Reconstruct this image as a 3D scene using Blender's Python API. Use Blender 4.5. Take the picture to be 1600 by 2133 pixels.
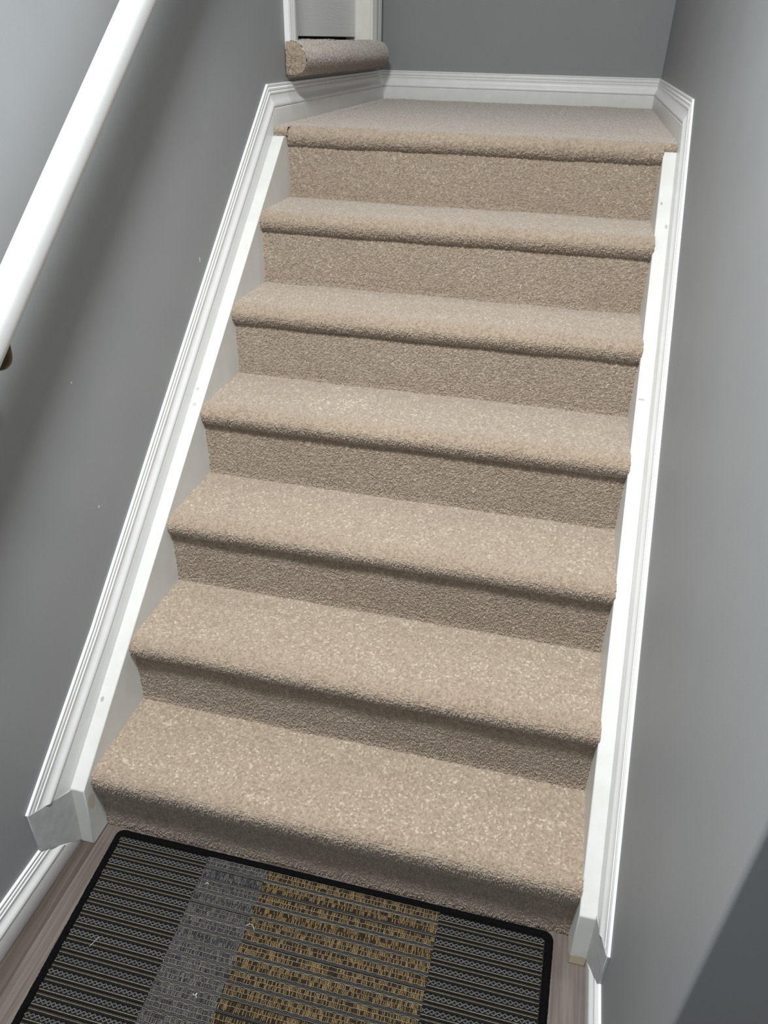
import bpy, math, random
import numpy as np
from mathutils import Matrix, Vector

for o in list(bpy.data.objects):
    bpy.data.objects.remove(o)
scene = bpy.context.scene
COL = scene.collection
random.seed(7)

# ------------------------------------------------------------------ camera
cam_d = bpy.data.cameras.new('camera')
cam_d.sensor_fit = 'VERTICAL'
cam_d.sensor_height = 24.0
cam_d.lens = 1551.1 / 2133.0 * 24.0
cam_d.clip_start = 0.02
cam = bpy.data.objects.new('camera', cam_d)
COL.objects.link(cam)
yaw, pit, rol = -0.22491, 0.56834, 0.02232
fwd = np.array([math.sin(yaw) * math.cos(pit), math.cos(yaw) * math.cos(pit), -math.sin(pit)])
rgt = np.array([math.cos(yaw), -math.sin(yaw), 0.0])
upv = np.cross(rgt, fwd)
r2 = math.cos(rol) * rgt + math.sin(rol) * upv
u2 = -math.sin(rol) * rgt + math.cos(rol) * upv
cam.matrix_world = Matrix(((r2[0], u2[0], -fwd[0], 0.8457), (r2[1], u2[1], -fwd[1], -0.89),
                           (r2[2], u2[2], -fwd[2], 1.5514), (0, 0, 0, 1)))
scene.camera = cam

# ------------------------------------------------------------------ light
world = bpy.data.worlds.new('world')
scene.world = world
world.use_nodes = True
world.node_tree.nodes['Background'].inputs[0].default_value = (0.86, 0.945, 1.0, 1)
world.node_tree.nodes['Background'].inputs[1].default_value = 0.62

def area(name, loc, size, power, color, target=None, sy=None, shape='DISK'):
    l = bpy.data.lights.new(name, 'AREA')
    l.shape = shape
    l.size = size
    if sy:
        l.size_y = sy
    l.energy = power
    l.color = color
    o = bpy.data.objects.new(name, l)
    COL.objects.link(o)
    o.location = loc
    if target:
        o.rotation_euler = (Vector(target) - Vector(loc)).to_track_quat('-Z', 'Y').to_euler()
    return o

area('foyer_ceiling_light', (0.53, -0.38, 2.72), 0.30, 79, (0.96, 0.99, 1.0))
area('landing_fill_light', (0.70, 1.45, 3.4), 0.35, 8, (1.0, 0.985, 0.95))  # unseen fill lamp, added to brighten the landing and its trim

vs = scene.view_settings
scene.display_settings.display_device = 'sRGB'
vs.view_transform = 'Standard'
vs.look = 'None'
vs.gamma = 1.0
vs.use_curve_mapping = False
vs.exposure = 0.0

# ------------------------------------------------------------------ dimensions (metres)
W, R, D = 1.05, 0.190, 0.2277          # width between stringers, rise, run
TS, TW = 0.034, 0.014                  # stringer thickness, baseboard thickness
WL, WR = -TS - TW, W + TS + TW         # wall faces
YB = 2.6036                            # back wall
PIT = R / D
DY = [0.0043, -0.0012, 0.0017, 0.0, 0.0007, -0.0023, 0.0011]
DZ = [0.0, -0.0039, -0.002, -0.0027, -0.0003, 0.0, 0.0004, 0.0]
ZL = 7 * R                             # landing level
HB = 0.104                             # baseboard height


def warp(v):
    """the stair well is not quite square: its sides close in a little towards the top"""
    v = np.array(v, float).reshape(-1, 3)
    t = np.clip(v[:, 1], -2, 2.65) / (7 * D)
    s = np.clip(v[:, 0] / W, 0, 1)
    v[:, 0] += t * (0.0253 * (1 - s) + 0.007 * s)
    return v


# ------------------------------------------------------------------ materials
def new_mat(name):
    m = bpy.data.materials.new(name)
    m.use_nodes = True
    nt = m.node_tree
    return m, nt, nt.nodes['Principled BSDF']


def nd(nt, typ, **kw):
    n = nt.nodes.new(typ)
    for k, v in kw.items():
        if k in n.inputs.keys():
            n.inputs[k].default_value = v
        else:
            setattr(n, k, v)
    return n


def ramp(nt, stops):
    n = nt.nodes.new('ShaderNodeValToRGB')
    el = n.color_ramp.elements
    while len(el) < len(stops):
        el.new(0.5)
    for e, (p, c) in zip(el, stops):
        e.position = p
        e.color = (*c, 1) if len(c) == 3 else c
    return n


def s2l(*c):
    return tuple((x / 255 / 12.92) if x / 255 <= 0.04045 else ((x / 255 + 0.055) / 1.055) ** 2.4 for x in c)


def paint(name, col, col2, rough=0.4, bump=0.05, scale=40, bscale=220, spec=0.5):
    m, nt, b = new_mat(name)
    tc = nd(nt, 'ShaderNodeTexCoord')
    n = nd(nt, 'ShaderNodeTexNoise', Scale=scale, Detail=4.0)
    nt.links.new(tc.outputs['Object'], n.inputs['Vector'])
    r = ramp(nt, [(0.35, col), (0.7, col2)])
    nt.links.new(n.outputs['Fac'], r.inputs[0])
    nt.links.new(r.outputs[0], b.inputs['Base Color'])
    n2 = nd(nt, 'ShaderNodeTexNoise', Scale=bscale, Detail=3.0)
    nt.links.new(tc.outputs['Object'], n2.inputs['Vector'])
    bp = nd(nt, 'ShaderNodeBump', Strength=bump, Distance=0.002)
    nt.links.new(n2.outputs['Fac'], bp.inputs['Height'])
    nt.links.new(bp.outputs['Normal'], b.inputs['Normal'])
    b.inputs['Roughness'].default_value = rough
    b.inputs['Specular IOR Level'].default_value = spec
    return m


M_wall = paint('grey_wall_paint', (0.262, 0.271, 0.277), (0.276, 0.284, 0.289), 0.55, 0.06, 6, 260, 0.35)
M_white = paint('white_trim_paint', (0.76, 0.76, 0.75), (0.80, 0.80, 0.79), 0.35, 0.05, 25, 120)
M_shaded_trim = paint('shaded_trim_paint', (0.40, 0.405, 0.405), (0.47, 0.475, 0.475), 0.45, 0.12, 45, 90)  # trim of the end returns, their shade put into the grey
M_string = paint('stringer_paint', (0.60, 0.595, 0.565), (0.65, 0.645, 0.62), 0.4, 0.10, 18, 90)
M_rail = paint('gloss_white_rail_paint', (0.53, 0.53, 0.527), (0.55, 0.55, 0.547), 0.3, 0.03, 20, 60)
M_ceil = paint('white_ceiling_paint', (0.75, 0.75, 0.74), (0.8, 0.8, 0.79), 0.9, 0.1)
M_jamb = paint('cream_jamb_paint', (0.78, 0.755, 0.68), (0.83, 0.81, 0.74), 0.5, 0.1, 20, 80)


def stain(m, boxes):
    """worn patches with an outline of their own: (centre, size, colour)"""
    nt = m.node_tree
    b = nt.nodes['Principled BSDF']
    geo = nd(nt, 'ShaderNodeNewGeometry')
    no = nd(nt, 'ShaderNodeTexNoise', Scale=60.0, Detail=3.0)
    nt.links.new(geo.outputs['Position'], no.inputs['Vector'])
    src = b.inputs['Base Color'].links[0].from_socket
    for c, sz, col in boxes:
        sub = nd(nt, 'ShaderNodeVectorMath', operation='SUBTRACT')
        sub.inputs[1].default_value = c
        nt.links.new(geo.outputs['Position'], sub.inputs[0])
        div = nd(nt, 'ShaderNodeVectorMath', operation='DIVIDE')
        div.inputs[1].default_value = sz
        nt.links.new(sub.outputs[0], div.inputs[0])
        ln = nd(nt, 'ShaderNodeVectorMath', operation='LENGTH')
        nt.links.new(div.outputs[0], ln.inputs[0])
        ad = nd(nt, 'ShaderNodeMath', operation='MULTIPLY_ADD')
        nt.links.new(no.outputs['Fac'], ad.inputs[0])
        ad.inputs[1].default_value = 0.8
        nt.links.new(ln.outputs['Value'], ad.inputs[2])
        mr = nd(nt, 'ShaderNodeMapRange')
        mr.inputs['From Min'].default_value = 1.3
        mr.inputs['From Max'].default_value = 1.45
        mr.inputs['To Min'].default_value = 0.8
        mr.inputs['To Max'].default_value = 0.0
        nt.links.new(ad.outputs[0], mr.inputs['Value'])
        mx = nd(nt, 'ShaderNodeMix', data_type='RGBA')
        nt.links.new(mr.outputs[0], mx.inputs['Factor'])
        nt.links.new(src, mx.inputs['A'])
        mx.inputs['B'].default_value = (*col, 1)
        src = mx.outputs['Result']
    nt.links.new(src, b.inputs['Base Color'])


stain(M_string, [((0.0, -0.022, 0.115), (0.02, 0.013, 0.022), (0.52, 0.46, 0.33)),
                 ((1.066, -0.05, 0.012), (0.03, 0.02, 0.016), (0.46, 0.38, 0.24)),
                 ((0.02, 1.17, 1.10), (0.03, 0.006, 0.05), (0.55, 0.54, 0.50)),
                 ((0.02, 1.21, 1.075), (0.03, 0.003, 0.06), (0.52, 0.51, 0.48)),
                 ((0.02, 1.20, 1.045), (0.03, 0.05, 0.004), (0.50, 0.49, 0.46))])

stain(M_string, [((-0.0209, 0.1134, 0.2903), (0.004, 0.006, 0.006), (0.33, 0.32, 0.29)),
                 ((-0.0122, 0.7122, 0.7895), (0.004, 0.005, 0.005), (0.40, 0.39, 0.35)),
                 ((-0.0093, 0.6794, 0.7618), (0.005, 0.005, 0.005), (0.42, 0.41, 0.37)),
                 ((1.0642, 1.2363, 1.2068), (0.003, 0.005, 0.005), (0.30, 0.28, 0.25)),
                 ((1.0814, 1.1828, 1.1626), (0.004, 0.007, 0.007), (0.40, 0.38, 0.34)),
                 ((1.0658, 0.8091, 0.8513), (0.008, 0.003, 0.003), (0.36, 0.35, 0.31))])
stain(M_wall, [((-0.0346, 0.8456, 1.077), (0.02, 0.0025, 0.006), (0.75, 0.75, 0.73)),
               ((-0.0436, 0.2756, 0.6969), (0.02, 0.003, 0.003), (0.62, 0.62, 0.61)),
               ((-0.0436, 0.2757, 0.9785), (0.02, 0.002, 0.002), (0.7, 0.7, 0.69))])

# carpet: one random value per tuft picks the yarn colour
def carpet_mat(name, stops):
    m, nt, b = new_mat(name)
    at = nd(nt, 'ShaderNodeAttribute', attribute_name='tuft')
    r = ramp(nt, stops)
    nt.links.new(at.outputs['Fac'], r.inputs[0])
    tc = nd(nt, 'ShaderNodeTexCoord')
    n = nd(nt, 'ShaderNodeTexNoise', Scale=900.0, Detail=2.0)
    nt.links.new(tc.outputs['Object'], n.inputs['Vector'])
    mx = nd(nt, 'ShaderNodeMix', data_type='RGBA', blend_type='MULTIPLY')
    mx.inputs['Factor'].default_value = 0.65
    r2_ = ramp(nt, [(0.32, (0.50, 0.48, 0.45)), (0.62, (1.0, 1.0, 1.0))])
    nt.links.new(n.outputs['Fac'], r2_.inputs[0])
    nt.links.new(r.outputs[0], mx.inputs['A'])
    nt.links.new(r2_.outputs[0], mx.inputs['B'])
    nt.links.new(mx.outputs['Result'], b.inputs['Base Color'])
    bp = nd(nt, 'ShaderNodeBump', Strength=0.5, Distance=0.0012)
    nt.links.new(n.outputs['Fac'], bp.inputs['Height'])
    nt.links.new(bp.outputs['Normal'], b.inputs['Normal'])
    b.inputs['Roughness'].default_value = 0.95
    b.inputs['Specular IOR Level'].default_value = 0.15
    b.inputs['Sheen Weight'].default_value = 0.7
    b.inputs['Sheen Roughness'].default_value = 0.5
    return m


M_carpet = carpet_mat('beige_carpet', [(0.0, (0.305, 0.227, 0.168)), (0.35, (0.375, 0.292, 0.220)),
                                       (0.82, (0.430, 0.345, 0.262)), (0.95, (0.54, 0.465, 0.365)), (1.0, (0.64, 0.57, 0.46))])


def yarn_mat(name, rough=0.85):
    m, nt, b = new_mat(name)
    at = nd(nt, 'ShaderNodeAttribute', attribute_name='yarn')
    nt.links.new(at.outputs['Color'], b.inputs['Base Color'])
    b.inputs['Roughness'].default_value = rough
    b.inputs['Specular IOR Level'].default_value = 0.2
    return m


M_yarn = yarn_mat('woven_yarn')
M_border = paint('black_binding_felt', (0.0025, 0.0025, 0.003), (0.006, 0.0055, 0.0055), 0.95, 0.5, 300, 900, 0.05)
M_backing = paint('black_mat_backing', (0.012, 0.011, 0.010), (0.02, 0.018, 0.016), 0.9, 0.4, 300, 700, 0.2)
M_bronze, nt, b = new_mat('dark_bronze')
b.inputs['Base Color'].default_value = (0.10, 0.075, 0.045, 1)
b.inputs['Metallic'].default_value = 0.8
b.inputs['Roughness'].default_value = 0.4
M_lint = paint('white_lint', (0.75, 0.74, 0.70), (0.8, 0.8, 0.78), 0.9, 0.0)
M_dark = paint('dark_gap', (0.02, 0.018, 0.016), (0.03, 0.026, 0.022), 0.9, 0.0)

# grey-brown laminate planks running away from the viewer
M_floor, nt, b = new_mat('grey_brown_laminate')
tc = nd(nt, 'ShaderNodeTexCoord')
mp = nd(nt, 'ShaderNodeMapping')
mp.inputs['Scale'].default_value = (70, 2.2, 10)
nt.links.new(tc.outputs['Object'], mp.inputs['Vector'])
n1 = nd(nt, 'ShaderNodeTexNoise', Scale=1.6, Detail=8.0, Distortion=0.4)
nt.links.new(mp.outputs[0], n1.inputs['Vector'])
r1 = ramp(nt, [(0.25, (0.075, 0.056, 0.047)), (0.5, (0.125, 0.099, 0.086)), (0.75, (0.185, 0.156, 0.14))])
nt.links.new(n1.outputs['Fac'], r1.inputs[0])
sx = nd(nt, 'ShaderNodeSeparateXYZ')
geo = nd(nt, 'ShaderNodeNewGeometry')
nt.links.new(geo.outputs['Position'], sx.inputs[0])
sc_ = nd(nt, 'ShaderNodeMath', operation='MULTIPLY_ADD')
nt.links.new(sx.outputs['X'], sc_.inputs[0])
sc_.inputs[1].default_value = 1 / 0.1255
sc_.inputs[2].default_value = 20.0
md = nd(nt, 'ShaderNodeMath', operation='MODULO')
nt.links.new(sc_.outputs[0], md.inputs[0])
md.inputs[1].default_value = 2.0
br = ramp(nt, [(0.0, (0.25, 0.22, 0.2)), (0.006, (1, 1, 1)), (0.494, (1, 1, 1)), (0.5, (0.25, 0.22, 0.2)), (0.506, (0.62, 0.58, 0.56)), (0.994, (0.62, 0.58, 0.56))])
hf = nd(nt, 'ShaderNodeMath', operation='MULTIPLY')
nt.links.new(md.outputs[0], hf.inputs[0])
hf.inputs[1].default_value = 0.5
nt.links.new(hf.outputs[0], br.inputs[0])
mx = nd(nt, 'ShaderNodeMix', data_type='RGBA', blend_type='MULTIPLY')
mx.inputs['Factor'].default_value = 1.0
nt.links.new(r1.outputs[0], mx.inputs['A'])
nt.links.new(br.outputs[0], mx.inputs['B'])
nt.links.new(mx.outputs['Result'], b.inputs['Base Color'])
bp = nd(nt, 'ShaderNodeBump', Strength=0.25, Distance=0.001)
nt.links.new(n1.outputs['Fac'], bp.inputs['Height'])
nt.links.new(bp.outputs['Normal'], b.inputs['Normal'])
b.inputs['Roughness'].default_value = 0.42

# embossed wood-grain door skin
M_door, nt, b = new_mat('white_grained_door')
tc = nd(nt, 'ShaderNodeTexCoord')
mp = nd(nt, 'ShaderNodeMapping')
mp.inputs['Scale'].default_value = (1, 6, 130)
nt.links.new(tc.outputs['Object'], mp.inputs['Vector'])
n1 = nd(nt, 'ShaderNodeTexNoise', Scale=1.5, Detail=3.0, Distortion=1.2)
nt.links.new(mp.outputs[0], n1.inputs['Vector'])
bp = nd(nt, 'ShaderNodeBump', Strength=0.35, Distance=0.002)
nt.links.new(n1.outputs['Fac'], bp.inputs['Height'])
nt.links.new(bp.outputs['Normal'], b.inputs['Normal'])
b.inputs['Base Color'].default_value = (0.80, 0.82, 0.82, 1)
b.inputs['Roughness'].default_value = 0.4


# ------------------------------------------------------------------ object helpers
def link_mesh(name, v, f, mat, parent=None, smooth=False, do_warp=True, attrs=None, origin=None):
    """v in world metres; the object's own origin is its parent's, or its base for a top-level mesh"""
    v = warp(v) if do_warp else np.array(v, float).reshape(-1, 3)
    if parent is not None:
        p = parent
        org = np.zeros(3)
        while p is not None:
            org += np.array(p.location)
            p = p.parent
        loc = (0, 0, 0)
    else:
        org = np.array(origin) if origin is not None else np.array([(v[:, 0].min() + v[:, 0].max()) / 2, (v[:, 1].min() + v[:, 1].max()) / 2, v[:, 2].min()])
        loc = tuple(org)
    v = v - org
    me = bpy.data.meshes.new(name)
    if isinstance(f, np.ndarray):
        nf = len(f)
        k = f.shape[1]
        me.vertices.add(len(v))
        me.vertices.foreach_set('co', v.astype(np.float32).ravel())
        me.loops.add(nf * k)
        me.loops.foreach_set('vertex_index', f.astype(np.int32).ravel())
        me.polygons.add(nf)
        me.polygons.foreach_set('loop_start', (np.arange(nf) * k).astype(np.int32))
        me.update(calc_edges=True)
    else:
        me.from_pydata([tuple(x) for x in v], [], f)
        me.update()
    if attrs:
        for an, (typ, arr) in attrs.items():
            a = me.attributes.new(an, typ, 'POINT')
            a.data.foreach_set('value' if typ == 'FLOAT' else 'color', np.asarray(arr, np.float32).ravel())
    me.polygons.foreach_set('use_smooth', [smooth] * len(me.polygons))
    me.materials.append(mat)
    o = bpy.data.objects.new(name, me)
    COL.objects.link(o)
    o.location = loc
    if parent is not None:
        o.parent = parent
    return o


def empty(name, loc, parent=None):
    o = bpy.data.objects.new(name, None)
    o.empty_display_size = 0.1
    COL.objects.link(o)
    o.location = loc
    if parent is not None:
        o.parent = parent
    return o


def tag(o, label, cat, group=None, kind=None):
    o['label'] = label
    o['category'] = cat
    if group:
        o['group'] = group
    if kind:
        o['kind'] = kind
    return o


def box(v, f, x0, x1, y0, y1, z0, z1):
    n = len(v)
    v += [(x0, y0, z0), (x1, y0, z0), (x1, y1, z0), (x0, y1, z0), (x0, y0, z1), (x1, y0, z1), (x1, y1, z1), (x0, y1, z1)]
    f += [tuple(n + i for i in q) for q in ((3, 2, 1, 0), (4, 5, 6, 7), (0, 1, 5, 4), (1, 2, 6, 5), (2, 3, 7, 6), (3, 0, 4, 7))]


def bevel(o, w=0.002, seg=2, ang=30):
    m = o.modifiers.new('bevel', 'BEVEL')
    m.width = w
    m.segments = seg
    m.limit_method = 'ANGLE'
    m.angle_limit = math.radians(ang)
    for p in o.data.polygons:
        p.use_smooth = True
    try:
        o.data.set_sharp_from_angle(angle=math.radians(40))
    except Exception:
        pass


def bridge_rings(rings, closed=True, caps=True):
    n = len(rings[0])
    v = [p for r in rings for p in r]
    f = []
    for i in range(len(rings) - 1):
        for j in range(n if closed else n - 1):
            a, b_ = i * n + j, i * n + (j + 1) % n
            f.append((a, b_, b_ + n, a + n))
    if caps:
        f.append(tuple(range(n - 1, -1, -1)))
        f.append(tuple((len(rings) - 1) * n + j for j in range(n)))
    return v, f


# ------------------------------------------------------------------ room shell
CEIL = 3.75
YF = -1.75                         # where the foyer is open towards the entrance door
DO0, DO1, DOZ0, DOZ1 = 1.585, 2.42, 1.50, 3.56     # doorway in the left wall

v, f = [], []
box(v, f, WL - 0.12, WL, YF, DO0, -0.05, CEIL)
box(v, f, WL - 0.12, WL, DO0, DO1, -0.05, DOZ0)
box(v, f, WL - 0.12, WL, DO0, DO1, DOZ1, CEIL)
box(v, f, WL - 0.12, WL, DO1, YB + 0.12, -0.05, CEIL)
wall_left = tag(link_mesh('wall_left', v, f, M_wall), 'grey painted stairwell wall carrying the white handrail', 'wall', kind='structure')

v, f = [], []
box(v, f, WL, WR + 0.12, YB, YB + 0.12, -0.05, CEIL)
tag(link_mesh('wall_back', v, f, M_wall), 'grey painted wall facing the viewer behind the landing', 'wall', kind='structure')

# right wall: ends in a rounded corner at the foyer, then turns away to the right
YC = -0.402
v, f = [], []
pts = []
rc = 0.006
for i in range(7):
    a = math.pi / 2 * i / 6
    pts.append((WR + rc - rc * math.cos(a), YC + rc - rc * math.sin(a)))
poly = [(WR, YB)] + pts + [(2.3, YC), (2.3, YC + 0.12), (WR + 0.12, YC + 0.12), (WR + 0.12, YB)]
n = len(poly)
v = [(x, y, -0.05) for x, y in poly] + [(x, y, CEIL) for x, y in poly]
f = [(i, i + n, (i + 1) % n + n, (i + 1) % n) for i in range(n)]
k1, k2 = 0, n - 1
f += [tuple(range(n, 2 * n)), tuple(range(n - 1, -1, -1))]
o = link_mesh('wall_right', v, f, M_wall)
tag(o, 'grey painted wall to the right of the stairs ending in a sharp corner', 'wall', kind='structure')

v, f = [], []
box(v, f, 1.62, 1.74, YF, YC - 0.001, -0.05, CEIL)
box(v, f, 0.86, 1.62, YF, YF + 0.12, -0.05, CEIL)  # both walls added out of view to keep sky light off the corner
tag(link_mesh('wall_sky_blocker', v, f, M_wall), 'unseen grey wall added on the right to block sky light', 'wall', kind='structure')

v, f = [], []
box(v, f, WL - 0.12, 2.3, YF, 0.03, -0.06, 0.0)
tag(link_mesh('floor', v, f, M_floor, do_warp=False), 'grey brown wood plank floor showing beside the doormat', 'floor', kind='structure')

v, f = [], []
box(v, f, WL - 0.12, 2.3, YF, YB + 0.12, CEIL, CEIL + 0.1)
tag(link_mesh('ceiling', v, f, M_ceil), 'white ceiling high above the stairs, out of the picture', 'ceiling', kind='structure')

# ------------------------------------------------------------------ baseboards
# profile: (distance down from the top edge, thickness off the wall)
PROF = [(0.0, 0.0), (0.0, 0.0045), (0.0015, 0.006), (0.0045, 0.0062), (0.0055, 0.0045), (0.0095, 0.0052), (0.0105, 0.007),
        (0.0150, 0.0075), (0.0160, 0.0058), (0.0190, 0.0060), (0.0205, 0.0082), (0.024, 0.0086), (0.0255, 0.0072), (0.032, 0.0076),
        (0.038, 0.0090), (0.044, 0.0125), (0.049, 0.0150), (0.054, 0.0156), (0.057, 0.0145), (0.0585, 0.0122), (0.060, 0.0143),
        (HB - 0.001, 0.0146), (HB, 0.0143), (HB, 0.0)]


def sweep(path, side, wall_x, prof=PROF, i0=0):
    """mitred sweep of the moulding along its top edge (points in the wall plane, (y, z))"""
    P = [np.array(p, float) for p in path]
    dirs = [(P[i + 1] - P[i]) / np.linalg.norm(P[i + 1] - P[i]) for i in range(len(P) - 1)]
    nrm = [np.array([d_[1], -d_[0]]) for d_ in dirs]       # to the right of travel = below the board's top edge
    rings = []
    for i, p in enumerate(P):
        if i == 0:
            m = nrm[0]
        elif i == len(P) - 1:
            m = nrm[-1]
        else:
            m = nrm[i - 1] + nrm[i]
            m = m / (m @ nrm[i])
        rings.append([(wall_x + side * t, p[0] + m[0] * u, p[1] + m[1] * u) for u, t in prof])
    v, f = bridge_rings(rings)
    if side < 0:
        f = [tuple(reversed(q)) for q in f]
    return v, f


# left: floor piece, short grey return, raked piece, landing piece
LT = [(-0.146, 0.2), (1.329, 1.434)]
TOPL = lambda y: 0.318 + PIT * y
TOPR = lambda y: 0.305 + PIT * y
YV_L, YV_R = -0.148, -0.130
yb_l = (ZL + HB - 0.318) / PIT
yb_r = (ZL + HB - 0.305) / PIT


def board(name, side, wall_x, YV, top, ybend, label):
    root = empty(name, (wall_x, 0.0, 0.0))
    tag(root, label, 'baseboard', kind='structure')
    full = [(YF, HB), (YV, HB), (YV, top(YV) + (0.024 if side > 0 else 0.0)), (0.16, top(0.16)), (ybend, ZL + HB), (YB, ZL + HB)]
    P = [np.array(p) for p in full]

    def part(nm, a, b_, mat, prof=PROF):
        # mitred ends taken from the full path
        dirs = [(P[i + 1] - P[i]) / np.linalg.norm(P[i + 1] - P[i]) for i in range(len(P) - 1)]
        nr = [np.array([d_[1], -d_[0]]) for d_ in dirs]
        rings = []
        for i in range(a, b_ + 1):
            if i == 0:
                m = nr[0]
            elif i == len(P) - 1:
                m = nr[-1]
            else:
                m = nr[i - 1] + nr[i]
                m = m / (m @ nr[i])
            rings.append([(wall_x + side * t, P[i][0] + m[0] * u, P[i][1] + m[1] * u) for u, t in prof])
        v, f = bridge_rings(rings)
        if side > 0:
            f = [tuple(reversed(q)) for q in f]
        o = link_mesh(nm, v, f, mat, root)
        bevel(o, 0.0006, 1, 50)
        return o
    part('floor_section', 0, 1, M_white)
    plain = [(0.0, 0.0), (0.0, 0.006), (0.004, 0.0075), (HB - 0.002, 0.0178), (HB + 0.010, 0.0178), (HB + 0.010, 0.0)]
    deep = PROF[:-3] + [(HB + 0.019, 0.0146), (HB + 0.020, 0.0143), (HB + 0.020, 0.0)]
    part('end_return', 1, 2, M_shaded_trim, plain)['label'] = 'trim return block with its shade put into the grey colour'
    part('raked_section', 2, 4, M_white, deep)
    part('landing_section', 4, 5, M_white)
    return root


board('baseboard_left', 1, WL, YV_L, TOPL, yb_l, 'white moulded baseboard climbing the wall under the handrail')
board('baseboard_right', -1, WR, YV_R, TOPR, yb_r, 'white moulded baseboard climbing the bare wall right of the stairs')

rings = []
for x in (WL, WR):
    rings.append([(x, YB - t, ZL + HB - u) for u, t in PROF])
v, f = bridge_rings(rings)
o = link_mesh('baseboard_back', v, [tuple(reversed(q)) for q in f], M_white)
bevel(o, 0.0006, 1, 50)
tag(o, 'white moulded baseboard along the wall at the back of the landing', 'baseboard', kind='structure')

# ------------------------------------------------------------------ carpet
def resample(pts, step):
    pts = np.array(pts, float)
    seg = np.linalg.norm(np.diff(pts, axis=0), axis=1)
    s = np.concatenate([[0], np.cumsum(seg)])
    n = max(3, int(s[-1] / step) + 1)
    t = np.linspace(0, s[-1], n)
    q = np.stack([np.interp(t, s, pts[:, i]) for i in range(2)], -1)
    return q, t


def tuft_field(S, X, cell, rng):
    """height of the tufts of jittered cells (domes parted by narrow clefts) and each tuft's own two random numbers"""
    n0, n1 = int(S.max() / cell) + 5, int((X.max() - X.min()) / cell) + 5
    js, jx, ra, rb = rng.random((n0, n1)), rng.random((n0, n1)), rng.random((n0, n1)), rng.random((n0, n1))
    u, w = S / cell + 1, (X - X.min()) / cell + 1
    iu, iw = np.floor(u).astype(int), np.floor(w).astype(int)
    best = np.full(S.shape, 9.0)
    sec_ = np.full(S.shape, 9.0)
    A = np.zeros(S.shape)
    B = np.zeros(S.shape)
    for a in (-1, 0, 1):
        for c in (-1, 0, 1):
            p, q = iu + a, iw + c
            d2 = (p + 0.15 + 0.7 * js[p, q] - u) ** 2 + (q + 0.15 + 0.7 * jx[p, q] - w) ** 2
            m = d2 < best
            sec_ = np.where(m, best, np.minimum(sec_, d2))
            best = np.where(m, d2, best)
            A = np.where(m, ra[p, q], A)
            B = np.where(m, rb[p, q], B)
    f1, f2 = np.sqrt(best), np.sqrt(sec_)
    dome = np.sqrt(np.clip(1 - (f1 / 0.85) ** 2, 0, 1))
    t = np.clip((f2 - f1) / 0.42, 0, 1)
    cleft = t * t * (3 - 2 * t)
    return 0.4 * dome + 0.6 * cleft, A, B


def carpet_patch(prof, x0, x1, seed, step=0.0014, cell=0.0043, amp=0.0030, wav=0.0012, light=None, fleck=1.0, nose=0.0):
    rng = np.random.default_rng(seed)
    P, s = resample(prof, step)
    T = np.gradient(P, axis=0)
    T /= np.linalg.norm(T, axis=1)[:, None] + 1e-12
    for _ in range(2):
        T[1:-1] = (T[:-2] + T[1:-1] + T[2:]) / 3
    T /= np.linalg.norm(T, axis=1)[:, None]
    N = np.stack([-T[:, 1], T[:, 0]], -1)
    xs = np.linspace(x0, x1, max(3, int((x1 - x0) / step) + 1))
    S, X = np.meshgrid(s, xs, indexing='ij')
    F, A, B = tuft_field(S, X, cell, rng)
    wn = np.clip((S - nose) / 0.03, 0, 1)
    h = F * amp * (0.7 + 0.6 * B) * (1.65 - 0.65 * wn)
    ph = rng.random(8) * 6.28
    h += wav * (np.sin(X * 9 + ph[0]) * np.sin(S * 14 + ph[1]) + 0.6 * np.sin(X * 23 + ph[2] + 3 * S) + 0.4 * np.sin(S * 47 + X * 31 + ph[3])) * 0.6
    h -= amp * 0.5
    tilt = (A - 0.5) * 0.0012
    V = np.stack([X + tilt, P[:, 0][:, None] + N[:, 0][:, None] * h, P[:, 1][:, None] + N[:, 1][:, None] * h], -1)
    # blotches where feet have laid the pile over
    tone = 0.05 * (np.sin(X * 11 + ph[4] + np.sin(S * 21)) * np.sin(S * 17 + ph[5]) + 0.7 * np.sin(X * 29 + ph[6]) * np.sin(S * 41 + ph[7] + X * 8))
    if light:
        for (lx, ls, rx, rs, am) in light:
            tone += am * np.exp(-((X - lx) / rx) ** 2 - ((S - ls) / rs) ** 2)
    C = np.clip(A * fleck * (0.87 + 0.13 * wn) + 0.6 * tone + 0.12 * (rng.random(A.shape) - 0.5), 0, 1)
    n0, n1 = S.shape
    idx = np.arange(n0 * n1).reshape(n0, n1)
    f = np.stack([idx[:-1, :-1], idx[:-1, 1:], idx[1:, 1:], idx[1:, :-1]], -1).reshape(-1, 4)
    return V.reshape(-1, 3), f, C.ravel()


def join_patches(ps):
    vs_, fs, cs, n = [], [], [], 0
    for v, f, c in ps:
        vs_.append(v)
        fs.append(f + n)
        cs.append(c)
        n += len(v)
    return np.concatenate(vs_), np.concatenate(fs), np.concatenate(cs)


def arc(cy, cz, a, b_, t0, t1, n=10):
    return [(cy + a * math.cos(t0 + (t1 - t0) * i / n), cz + b_ * math.sin(t0 + (t1 - t0) * i / n)) for i in range(n + 1)]


# ------------------------------------------------------------------ staircase
stairs = empty('staircase', (W / 2, 0.0, 0.0))
tag(stairs, 'straight flight of beige carpeted stairs between white stringers', 'staircase')


def riser_y(k):
    return (k - 1) * D + DY[k - 1]


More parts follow.
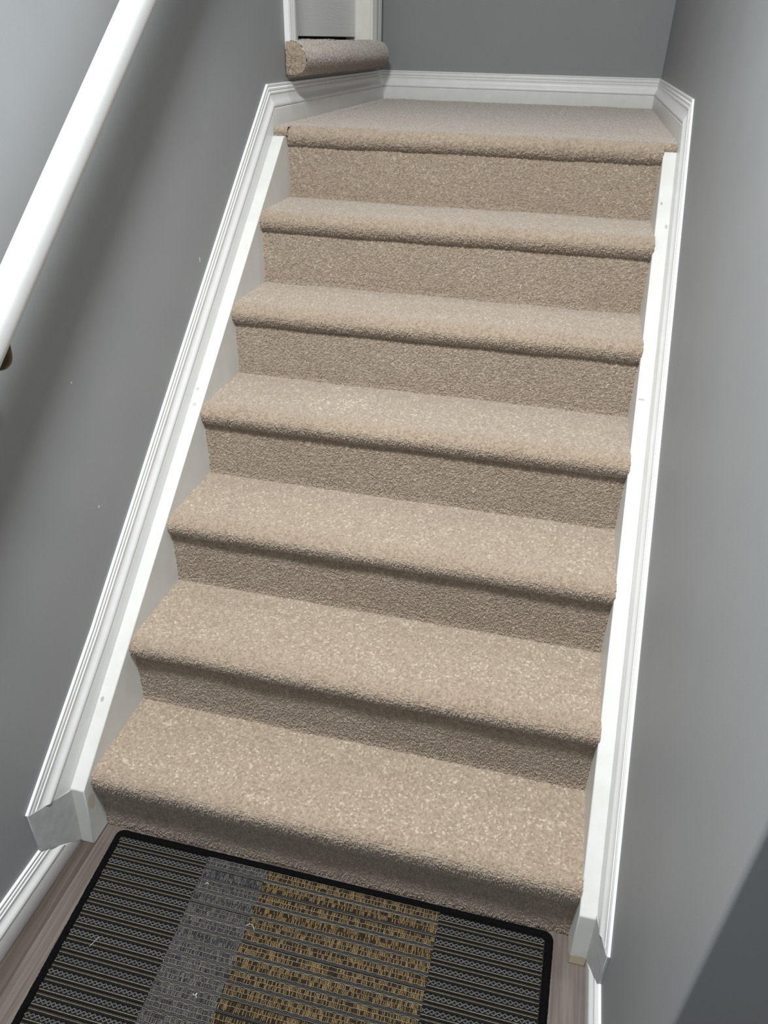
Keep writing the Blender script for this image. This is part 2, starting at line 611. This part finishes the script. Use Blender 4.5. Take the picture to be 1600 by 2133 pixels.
OV, NT = 0.015, 0.050
for k in range(1, 8):
    yr, z1, z0 = riser_y(k), k * R + DZ[k], (k - 1) * R + DZ[k - 1]
    st = empty('step' if k < 7 else 'landing', (0.0, yr, z0), stairs)
    mat = M_carpet
    nb = 0.050 if k == 1 else NT / 2
    ov = 0.012 if k == 1 else OV
    # riser
    if k == 1:
        rp = [(yr + 0.003, 0.001), (yr + 0.004, 0.03), (yr + 0.006, 0.07), (yr + 0.004, z1 - 0.075)]
    else:
        rp = [(yr - 0.003, z0 - 0.001), (yr, z0 + 0.012), (yr, z1 - NT + 0.006)]
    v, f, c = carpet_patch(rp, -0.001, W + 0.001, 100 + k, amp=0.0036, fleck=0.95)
    link_mesh('riser', v, f, mat, st, True, attrs={'tuft': ('FLOAT', c)})
    # nosing and tread
    lower = arc(yr - ov + 0.024, z1 - NT / 2, 0.024, nb, math.radians(262 if k > 1 else 232), math.pi, 10)
    lower = [p for p in lower if p[0] < yr + 0.006]
    if k == 1:
        lower = [(yr + 0.004, z1 - 0.076)] + [p for p in lower if p[1] > z1 - 0.07]
    else:
        lower = [(yr + 0.006, z1 - NT)] + lower
    upper = arc(yr - ov + 0.036, z1 - NT / 2, 0.036, NT / 2, math.pi, math.pi / 2, 10)
    if k < 7:
        tp = lower + upper[1:] + [(k * D + DY[k] + 0.004 if k < 6 else k * D + 0.004, z1)]
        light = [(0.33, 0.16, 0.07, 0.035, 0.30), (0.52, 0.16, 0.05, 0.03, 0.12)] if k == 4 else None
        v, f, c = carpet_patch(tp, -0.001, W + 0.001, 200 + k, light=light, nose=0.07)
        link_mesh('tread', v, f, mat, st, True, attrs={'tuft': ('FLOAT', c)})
    else:
        yl_ = YB - TW + 0.002
        tp = lower + upper[1:] + [(1.46, z1), (yl_, z1)]
        ps = [carpet_patch(tp, 0.0, W, 207, step=0.0019, cell=0.0046, nose=0.07)]
        for i, (xa, xb, ys) in enumerate(((-TS - 0.002, 0.008, 1.341), (W - 0.008, W + TS + 0.002, 1.364))):
            wp = [(ys + 0.004, z1 - 0.022), (ys, z1 - 0.012)] + arc(ys + 0.012, z1 - 0.012, 0.012, 0.012, math.pi, math.pi / 2, 6)[1:] + [(1.46, z1), (yl_, z1)]
            ps.append(carpet_patch(wp, xa, xb, 300 + i, amp=0.003, step=0.0021))
        v, f, c = join_patches(ps)
        link_mesh('landing_carpet', v, f, mat, st, True, attrs={'tuft': ('FLOAT', c)})

CAPL = lambda y: 0.195 + PIT * y
CAPR = lambda y: 0.175 + PIT * y
for side, xa, xb, cap, yend in ((0, -TS, 0.0, CAPL, 1.332), (1, W, W + TS, CAPR, 1.362)):
    yf0, yf1 = -0.050, -0.036
    poly = [(yf0, 0.0), (yf1, cap(yf1)), (yend, min(cap(yend), ZL - 0.018)), (1.40, ZL - 0.020), (1.40, 0.0)]
    n = len(poly)
    v = [(xa, y, z) for y, z in poly] + [(xb, y, z) for y, z in poly]
    f = [(i, (i + 1) % n, (i + 1) % n + n, i + n) for i in range(n)] + [tuple(range(n - 1, -1, -1)), tuple(range(n, 2 * n))]
    o = link_mesh('stringer', v, f, M_string, stairs)
    bevel(o, 0.0022, 2)

# ------------------------------------------------------------------ doorway on the landing
door = empty('door_1', (WL, (DO0 + DO1) / 2, 1.53))
tag(door, 'white grained door in a cream frame left of the landing', 'door', kind='structure')
ZS = 1.535
XD = WL - 0.058
v, f = [], []
box(v, f, XD - 0.035, XD, DO0 + 0.003, DO1 - 0.003, ZS + 0.012, DOZ1 - 0.02)
o = link_mesh('door_panel', v, f, M_door, door)
bevel(o, 0.0015, 2)
v, f = [], []
box(v, f, WL - 0.40, XD - 0.037, DO0 + 0.003, DO1 - 0.003, ZS - 0.02, ZS + 0.016)  # dark block added behind the door so no sky shows under it
link_mesh('door_gap_blocker', v, f, M_dark, door)
v, f = [], []
box(v, f, WL - 0.12, WL + 0.001, DO1 - 0.001, DO1 + 0.015, ZS - 0.03, DOZ1)
box(v, f, WL - 0.12, WL + 0.001, DO0 - 0.015, DO0 + 0.001, ZS - 0.03, DOZ1)
box(v, f, WL - 0.12, WL + 0.001, DO0 - 0.015, DO1 + 0.015, DOZ1 - 0.016, DOZ1)
link_mesh('jamb', v, f, M_jamb, door)
CP = [(0.0, 0.0), (0.0, 0.010), (0.003, 0.012), (0.014, 0.012), (0.016, 0.014), (0.030, 0.0165), (0.046, 0.016), (0.050, 0.013), (0.053, 0.016),
      (0.062, 0.018), (0.066, 0.015), (0.069, 0.018), (0.080, 0.018), (0.083, 0.016), (0.083, 0.0)]
for ya, sg, wd in ((DO0 - 0.002, -1, 1.0), (DO1 + 0.004, 1, 1.32)):
    rings = [[(WL + t, ya + sg * u * wd, z) for u, t in CP] for z in (ZS - 0.02, DOZ1 + 0.08)]
    v, f = bridge_rings(rings)
    if sg < 0:
        f = [tuple(reversed(q)) for q in f]
    o = link_mesh('casing', v, f, M_white, door)
    bevel(o, 0.0006, 1, 50)

# carpet-wrapped nosing under the door
YN0, YN1 = 1.500, 2.475
ds = empty('door_step', (WL, (YN0 + YN1) / 2, 1.455))
tag(ds, 'rolled beige carpet nosing jutting from the wall under the white door', 'step')
# profile in (x, z): bottom at the wall, round the front, back over the sill; swept along y
pr = [(WL + 0.004, 1.450)] + arc(-0.020, 1.490, 0.036, 0.041, math.radians(270), math.radians(360), 10) + arc(-0.030, 1.490, 0.046, 0.045, 0, math.pi / 2, 10)[1:] + [(WL + 0.001, ZS)]
pr_y = [(-x, z) for x, z in pr]       # carpet_patch works in (y, z); the run is turned 90 degrees
v, f, c = carpet_patch(pr_y, YN0, YN1, 400, step=0.0021, cell=0.0046, amp=0.0036, wav=0.0016)
v = np.stack([-v[:, 1], v[:, 0], v[:, 2]], -1)
link_mesh('carpet_roll', v, f[:, ::-1].copy(), M_carpet, ds, True, attrs={'tuft': ('FLOAT', c)})
v, f, c = carpet_patch([(-WL - 0.004, ZS), (-WL + 0.085, ZS)], DO0 + 0.002, DO1 - 0.002, 404, step=0.0025, cell=0.0046, amp=0.0036, wav=0.0016)
v = np.stack([-v[:, 1], v[:, 0], v[:, 2]], -1)
link_mesh('sill_carpet', v, f[:, ::-1].copy(), M_carpet, door, True, attrs={'tuft': ('FLOAT', c)})
# cut ends of the roll
for yy, sgn, sd in ((YN0, -1, 401), (YN1, 1, 402)):
    rng = np.random.default_rng(sd)
    ring = np.array(resample([p for p in pr if p[0] >= WL - 0.001] + [(WL + 0.002, 1.534), (WL + 0.002, 1.450)], 0.003)[0])
    cen = ring.mean(0)
    ks = np.linspace(0, 1, 16)
    V = np.array([[cen[0] + (p[0] - cen[0]) * k_, yy, cen[1] + (p[1] - cen[1]) * k_] for k_ in ks for p in ring])
    S_, X_ = V[:, 2] - V[:, 2].min(), V[:, 0]
    F, A, B = tuft_field(S_[None], X_[None], 0.0055, rng)
    V[:, 1] += sgn * (F[0] * 0.006 * (0.4 + B[0]) - 0.002) + sgn * 0.008 * np.sqrt(np.clip(1 - np.repeat(ks, len(ring)) ** 2, 0, 1))
    n1 = len(ring)
    idx = np.arange(16 * n1).reshape(16, n1)
    f = np.stack([idx[:-1, :-1], idx[:-1, 1:], idx[1:, 1:], idx[1:, :-1]], -1).reshape(-1, 4)
    if sgn > 0:
        f = f[:, ::-1].copy()
    link_mesh('cut_end', V, f, M_carpet, ds, True, attrs={'tuft': ('FLOAT', A[0] * 0.8)})

# ------------------------------------------------------------------ handrail
rail = empty('handrail', (WL, 0.07, 1.06))
tag(rail, 'white painted wooden handrail on the left wall', 'handrail')
RX, RS = 0.030, 0.78
rz = lambda y: 1.381 + RS * (y - 0.30)
tl = math.hypot(1, RS)
tang = np.array([0, 1 / tl, RS / tl])
nz = np.array([0, -RS / tl, 1 / tl])
sec = []
for i in range(40):
    a = 2 * math.pi * i / 40
    ca, sa = math.cos(a), math.sin(a)
    p = 0.78
    sec.append((0.0235 * math.copysign(abs(ca) ** p, ca), 0.0265 * math.copysign(abs(sa) ** p, sa)))
rings = []
ys = [-0.42, -0.417, -0.41] + list(np.linspace(-0.39, 1.70, 24))
for y in ys:
    sc = {-0.42: 0.78, -0.417: 0.9, -0.41: 0.97}.get(y, 1.0)
    rings.append([tuple(np.array([RX, y, rz(y)]) + np.array([1, 0, 0]) * a * sc + nz * b_ * sc) for a, b_ in sec])
v, f = bridge_rings(rings)
o = link_mesh('rail', v, [tuple(reversed(q)) for q in f], M_rail, rail, True)
o.data.set_sharp_from_angle(angle=math.radians(50))
for by in (0.042, 1.35):
    bz = rz(by) - 0.062
    br_ = empty('bracket', (0, by - 0.07, bz - 1.06), rail)
    rings = []
    for dx, rr in ((0.0, 0.024), (0.004, 0.024), (0.006, 0.021), (0.008, 0.012), (0.011, 0.010)):
        rings.append([(WL + dx, by + rr * math.cos(2 * math.pi * j / 28), bz + rr * math.sin(2 * math.pi * j / 28)) for j in range(28)])
    v, f = bridge_rings(rings)
    link_mesh('rosette', v, [tuple(reversed(q)) for q in f], M_bronze, br_, True)
    path = [(WL + 0.008, bz), (-0.018, bz - 0.008)] + arc(0.008, bz + 0.010, 0.020, 0.019, -math.pi / 2, 0, 8) + [(0.029, rz(by) - 0.031)]
    rings = []
    for i, (px, pz) in enumerate(path):
        a_, b2 = path[max(0, i - 1)], path[min(len(path) - 1, i + 1)]
        t = np.array([b2[0] - a_[0], b2[1] - a_[1]])
        t /= np.linalg.norm(t)
        rr = 0.0095
        rings.append([(px - t[1] * rr * math.sin(2 * math.pi * j / 16), by + rr * math.cos(2 * math.pi * j / 16), pz + t[0] * rr * math.sin(2 * math.pi * j / 16)) for j in range(16)])
    v, f = bridge_rings(rings)
    link_mesh('arm', v, f, M_bronze, br_, True)
    rings = []
    for y in (by - 0.017, by + 0.017):
        rings.append([tuple(np.array([RX + a, y, rz(y)]) + nz * b_) for a, b_ in ((-0.009, -0.0275), (0.009, -0.0275), (0.009, -0.0240), (-0.009, -0.0240))])
    v, f = bridge_rings(rings)
    link_mesh('saddle_plate', v, f, M_bronze, br_)

# ------------------------------------------------------------------ doormat
mat_root = empty('doormat', (0.53, -0.35, 0.0))
tag(mat_root, 'flat woven doormat with black, grey and gold bands at the stair foot', 'doormat')
MY0, MY1 = -0.78, -0.0015


def mx_(x, y):
    return x + y * (-0.045 + 0.075 * (x - 0.035) / 0.985)


def mwarp(v):
    v = np.array(v, float).reshape(-1, 3)
    v[:, 0] = mx_(v[:, 0], v[:, 1])
    v[:, 1] += 0.004 * (v[:, 0] - 0.5) - 0.001
    return v


class Yarns:
    """collects thin tubes; every tube keeps the colour of its yarn"""
    def __init__(self):
        self.v, self.f, self.c, self.n = [], [], [], 0

    def tube(self, P, r, col, sides=5, flat=0.8):
        P = np.asarray(P, float)
        T = np.gradient(P, axis=0)
        T /= np.linalg.norm(T, axis=1)[:, None] + 1e-12
        U = np.cross(T, [0, 0, 1.0])
        U /= np.linalg.norm(U, axis=1)[:, None] + 1e-9
        V = np.cross(U, T)
        a = 2 * np.pi * np.arange(sides) / sides
        ring = P[:, None] + r * (np.cos(a)[None, :, None] * U[:, None] + flat * np.sin(a)[None, :, None] * V[:, None])
        n0 = len(P)
        self.v.append(ring.reshape(-1, 3))
        idx = self.n + np.arange(n0 * sides).reshape(n0, sides)
        nx = np.roll(idx, -1, axis=1)
        self.f.append(np.stack([idx[:-1], idx[1:], nx[1:], nx[:-1]], -1).reshape(-1, 4))
        col = np.asarray(col, float)
        if col.ndim == 1:
            col = np.repeat(col[None], n0, 0)
        self.c.append(np.repeat(col, sides, 0))
        self.n += n0 * sides

    def build(self, name, label):
        c = np.concatenate(self.c)
        c = np.concatenate([c, np.ones((len(c), 1))], 1)
        o = link_mesh(name, mwarp(np.concatenate(self.v)), np.concatenate(self.f), M_yarn, mat_root, True, do_warp=False,
                      attrs={'yarn': ('FLOAT_COLOR', c)})
        o['label'] = label
        return o


rngm = np.random.default_rng(11)
PER = 0.0262
ZM = 0.0065
cream, grey, brown, gold, dark = (0.27, 0.24, 0.185), (0.105, 0.102, 0.10), (0.05, 0.036, 0.026), (0.26, 0.175, 0.075), (0.007, 0.0065, 0.006)


def vary(c, s=0.25):
    return tuple(np.clip(np.array(c) * (1 + s * (rngm.random() * 2 - 1)), 0, 1))


def ribbed(xa, xb):
    y_ = Yarns()
    y = MY1 - 0.0235
    while y > MY0 + 0.015:
        n = int((xb - xa) / 0.0011)
        xs = np.linspace(xa, xb, n)
        for s in (0, 1):                                  # two plied strands twisting round each other
            ph = xs / 0.0215 * 2 * np.pi + s * np.pi + y * 400
            P = np.stack([xs + 0.0012 * np.sin(2 * ph), y + 0.0040 * np.sin(ph), ZM + 0.0014 + 0.0011 * np.cos(ph)], -1)
            y_.tube(P, 0.00125, vary(grey, 0.15), 5)
        n = int((xb - xa) / 0.0022)
        xs = np.linspace(xa, xb, n)
        for off, col, r_ in ((-0.0068, cream, 0.00075), (-0.0100, dark, 0.0011), (-0.0132, brown, 0.00095), (-0.0152, cream, 0.0006), (-0.0188, dark, 0.0014), (0.0060, dark, 0.0010)):
            P = np.stack([xs, y + off + 0.0003 * np.sin(xs * 900 + off * 5000), ZM + 0.0006 + 0.0004 * np.sin(xs * 1400 + off * 9000)], -1)
            cc = np.array(col)[None] * (0.75 + 0.5 * rngm.random((n, 1)))
            y_.tube(P, r_, cc, 4)
        y -= PER
    return y_


def looped(xa, xb, cols, gcol, pitch, fine):
    y_ = Yarns()
    y = MY1 - 0.0165
    while y > MY0 + 0.018:
        for sub, (yo, hh) in enumerate(((0.0, 0.0084), (-0.0088, 0.0082))):
            x = xa + rngm.random() * pitch
            tone = rngm.random()
            while x < xb - 0.001:
                L = hh * (0.75 + 0.5 * rngm.random())
                if rngm.random() < 0.03:
                    tone = rngm.random()
                i = 0 if rngm.random() < 0.62 else 1
                col = vary(cols[i], 0.35)
                t = np.linspace(-0.5, 0.5, 5)
                lean = (rngm.random() - 0.5) * 0.0022
                P = np.stack([x + lean * t, y + yo - L * (t + 0.5), ZM + 0.0018 * np.cos(t * np.pi) * (0.7 + 0.6 * rngm.random())], -1)
                y_.tube(P, pitch * (0.30 if i == 0 else 0.36), col, 4)
                x += pitch * (0.8 + 0.4 * rngm.random())
        n = int((xb - xa) / 0.0013)
        xs = np.linspace(xa, xb, n)
        for s in (0, 1):
            ph = xs / 0.0085 * 2 * np.pi + s * np.pi + 0.5 * np.sin(xs * 60 + y * 300)
            P = np.stack([xs, y - 0.0212 + 0.0019 * np.sin(ph), ZM + 0.0010 + 0.0008 * np.cos(ph)], -1)
            y_.tube(P, 0.0011, vary(gcol, 0.2), 4)
        for off in (-0.0003, -0.0086, -0.0178, -0.0246):
            if rngm.random() < fine:
                xs2 = np.linspace(xa, xb, max(4, int((xb - xa) / 0.004)))
                P = np.stack([xs2, y + off + 0.0004 * np.sin(xs2 * 300 + off * 4000), np.full(len(xs2), ZM + 0.0021)], -1)
                y_.tube(P, 0.00045, vary(cream, 0.25), 4)
        y -= PER
    return y_


ribbed(0.052, 0.265).build('woven_band', 'black ribbed band at the left end')
looped(0.265, 0.404, ((0.165, 0.157, 0.153), (0.07, 0.067, 0.073)), (0.085, 0.082, 0.087), 0.0026, 0.85).build('woven_band', 'plain grey band')
looped(0.404, 0.786, (gold, (0.05, 0.03, 0.016)), (0.06, 0.058, 0.056), 0.0030, 0.85).build('woven_band', 'gold and brown band')
ribbed(0.786, 1.002).build('woven_band', 'black ribbed band at the right end')

# backing and rounded binding
def rrect(x0, x1, y0, y1, r, n=6):
    pts = []
    for cx, cy, a0 in ((x1 - r, y1 - r, 0), (x0 + r, y1 - r, 90), (x0 + r, y0 + r, 180), (x1 - r, y0 + r, 270)):
        for i in range(n + 1):
            a = math.radians(a0 + 90 * i / n)
            pts.append((cx + r * math.cos(a), cy + r * math.sin(a)))
    return pts


outer = rrect(0.035, 1.020, MY0, MY1, 0.018)
rings = [[(x, y, z) for x, y in rrect(0.037, 1.018, MY0 + 0.002, MY1 - 0.002, 0.017)] for z in (0.0005, 0.0055)]
v, f = bridge_rings(rings)
link_mesh('backing', mwarp(v), f, M_backing, mat_root, do_warp=False)
inner_w = 0.0160
rings = []
loop = []
for t, z in ((0.0, 0.0005), (-0.0004, 0.005), (0.002, 0.0085), (0.007, 0.0100), (0.012, 0.0090), (inner_w, 0.006), (inner_w, 0.001)):
    loop.append([(x, y, z) for x, y in rrect(0.035 + t, 1.020 - t, MY0 + t, MY1 - t, 0.018 - t * 0.6)])
dense = []
for ring in loop:                                      # even spacing so the felt can be roughened
    q = np.array(ring + [ring[0]])
    s = np.concatenate([[0], np.cumsum(np.linalg.norm(np.diff(np.array(loop[0] + [loop[0][0]]), axis=0), axis=1))])
    t = np.linspace(0, s[-1], 1500, endpoint=False)
    dense.append(np.stack([np.interp(t, s, q[:, i]) for i in range(3)], -1))
dense = np.array(dense)
dense += (rngm.random(dense.shape) - 0.5) * np.array([0.0009, 0.0009, 0.0007])
dense[..., 2] = np.clip(dense[..., 2], 0.0004, None)
n0, n1 = dense.shape[:2]
idx = np.arange(n0 * n1).reshape(n0, n1)
nx = np.roll(idx, -1, axis=1)
f = np.stack([idx[:-1], nx[:-1], nx[1:], idx[1:]], -1).reshape(-1, 4)
o = link_mesh('binding', mwarp(dense.reshape(-1, 3)), f, M_border, mat_root, True, do_warp=False)
o['label'] = 'black felt edge binding'

# ------------------------------------------------------------------ lint
def lint(pts, r, label):
    y_ = Yarns()
    P = np.array(pts, float)
    t = np.linspace(0, 1, len(P))
    tt = np.linspace(0, 1, 14)
    P = np.stack([np.interp(tt, t, P[:, i]) for i in range(3)], -1)
    for _ in range(3):
        P[1:-1] = (P[:-2] + 2 * P[1:-1] + P[2:]) / 4
    y_.tube(P, r * 0.65, (0.7, 0.7, 0.65), 5, 1.0)
    o = link_mesh('lint_thread', np.concatenate(y_.v), np.concatenate(y_.f), M_lint, None, True, do_warp=False)
    tag(o, label, 'lint')


lint([(0.118, -0.258, 0.0105), (0.121, -0.251, 0.011), (0.124, -0.244, 0.0108), (0.127, -0.236, 0.0102)], 0.0005,
     'pale straight lint thread on the black left band of the mat')
lint([(0.404, -0.143, 0.0105), (0.411, -0.138, 0.0125), (0.419, -0.140, 0.0125), (0.424, -0.148, 0.0105)], 0.0006,
     'curled white lint thread where the grey band meets the gold')
lint([(0.356, -0.288, 0.0105), (0.361, -0.291, 0.0125), (0.365, -0.287, 0.0120), (0.361, -0.285, 0.0130), (0.366, -0.294, 0.0105)], 0.0007,
     'small knotted white fluff on the grey band near the lower picture edge')
lint([(0.285, -0.081, 0.0105), (0.289, -0.078, 0.0120), (0.293, -0.080, 0.0105)], 0.0006,
     'short white lint on the grey band near the first step')
lint([(0.470, 0.222, 0.318), (0.476, 0.218, 0.319), (0.482, 0.219, 0.323), (0.486, 0.223, 0.326)], 0.0005,
     'pale lint thread stuck to the riser between the two lowest steps')
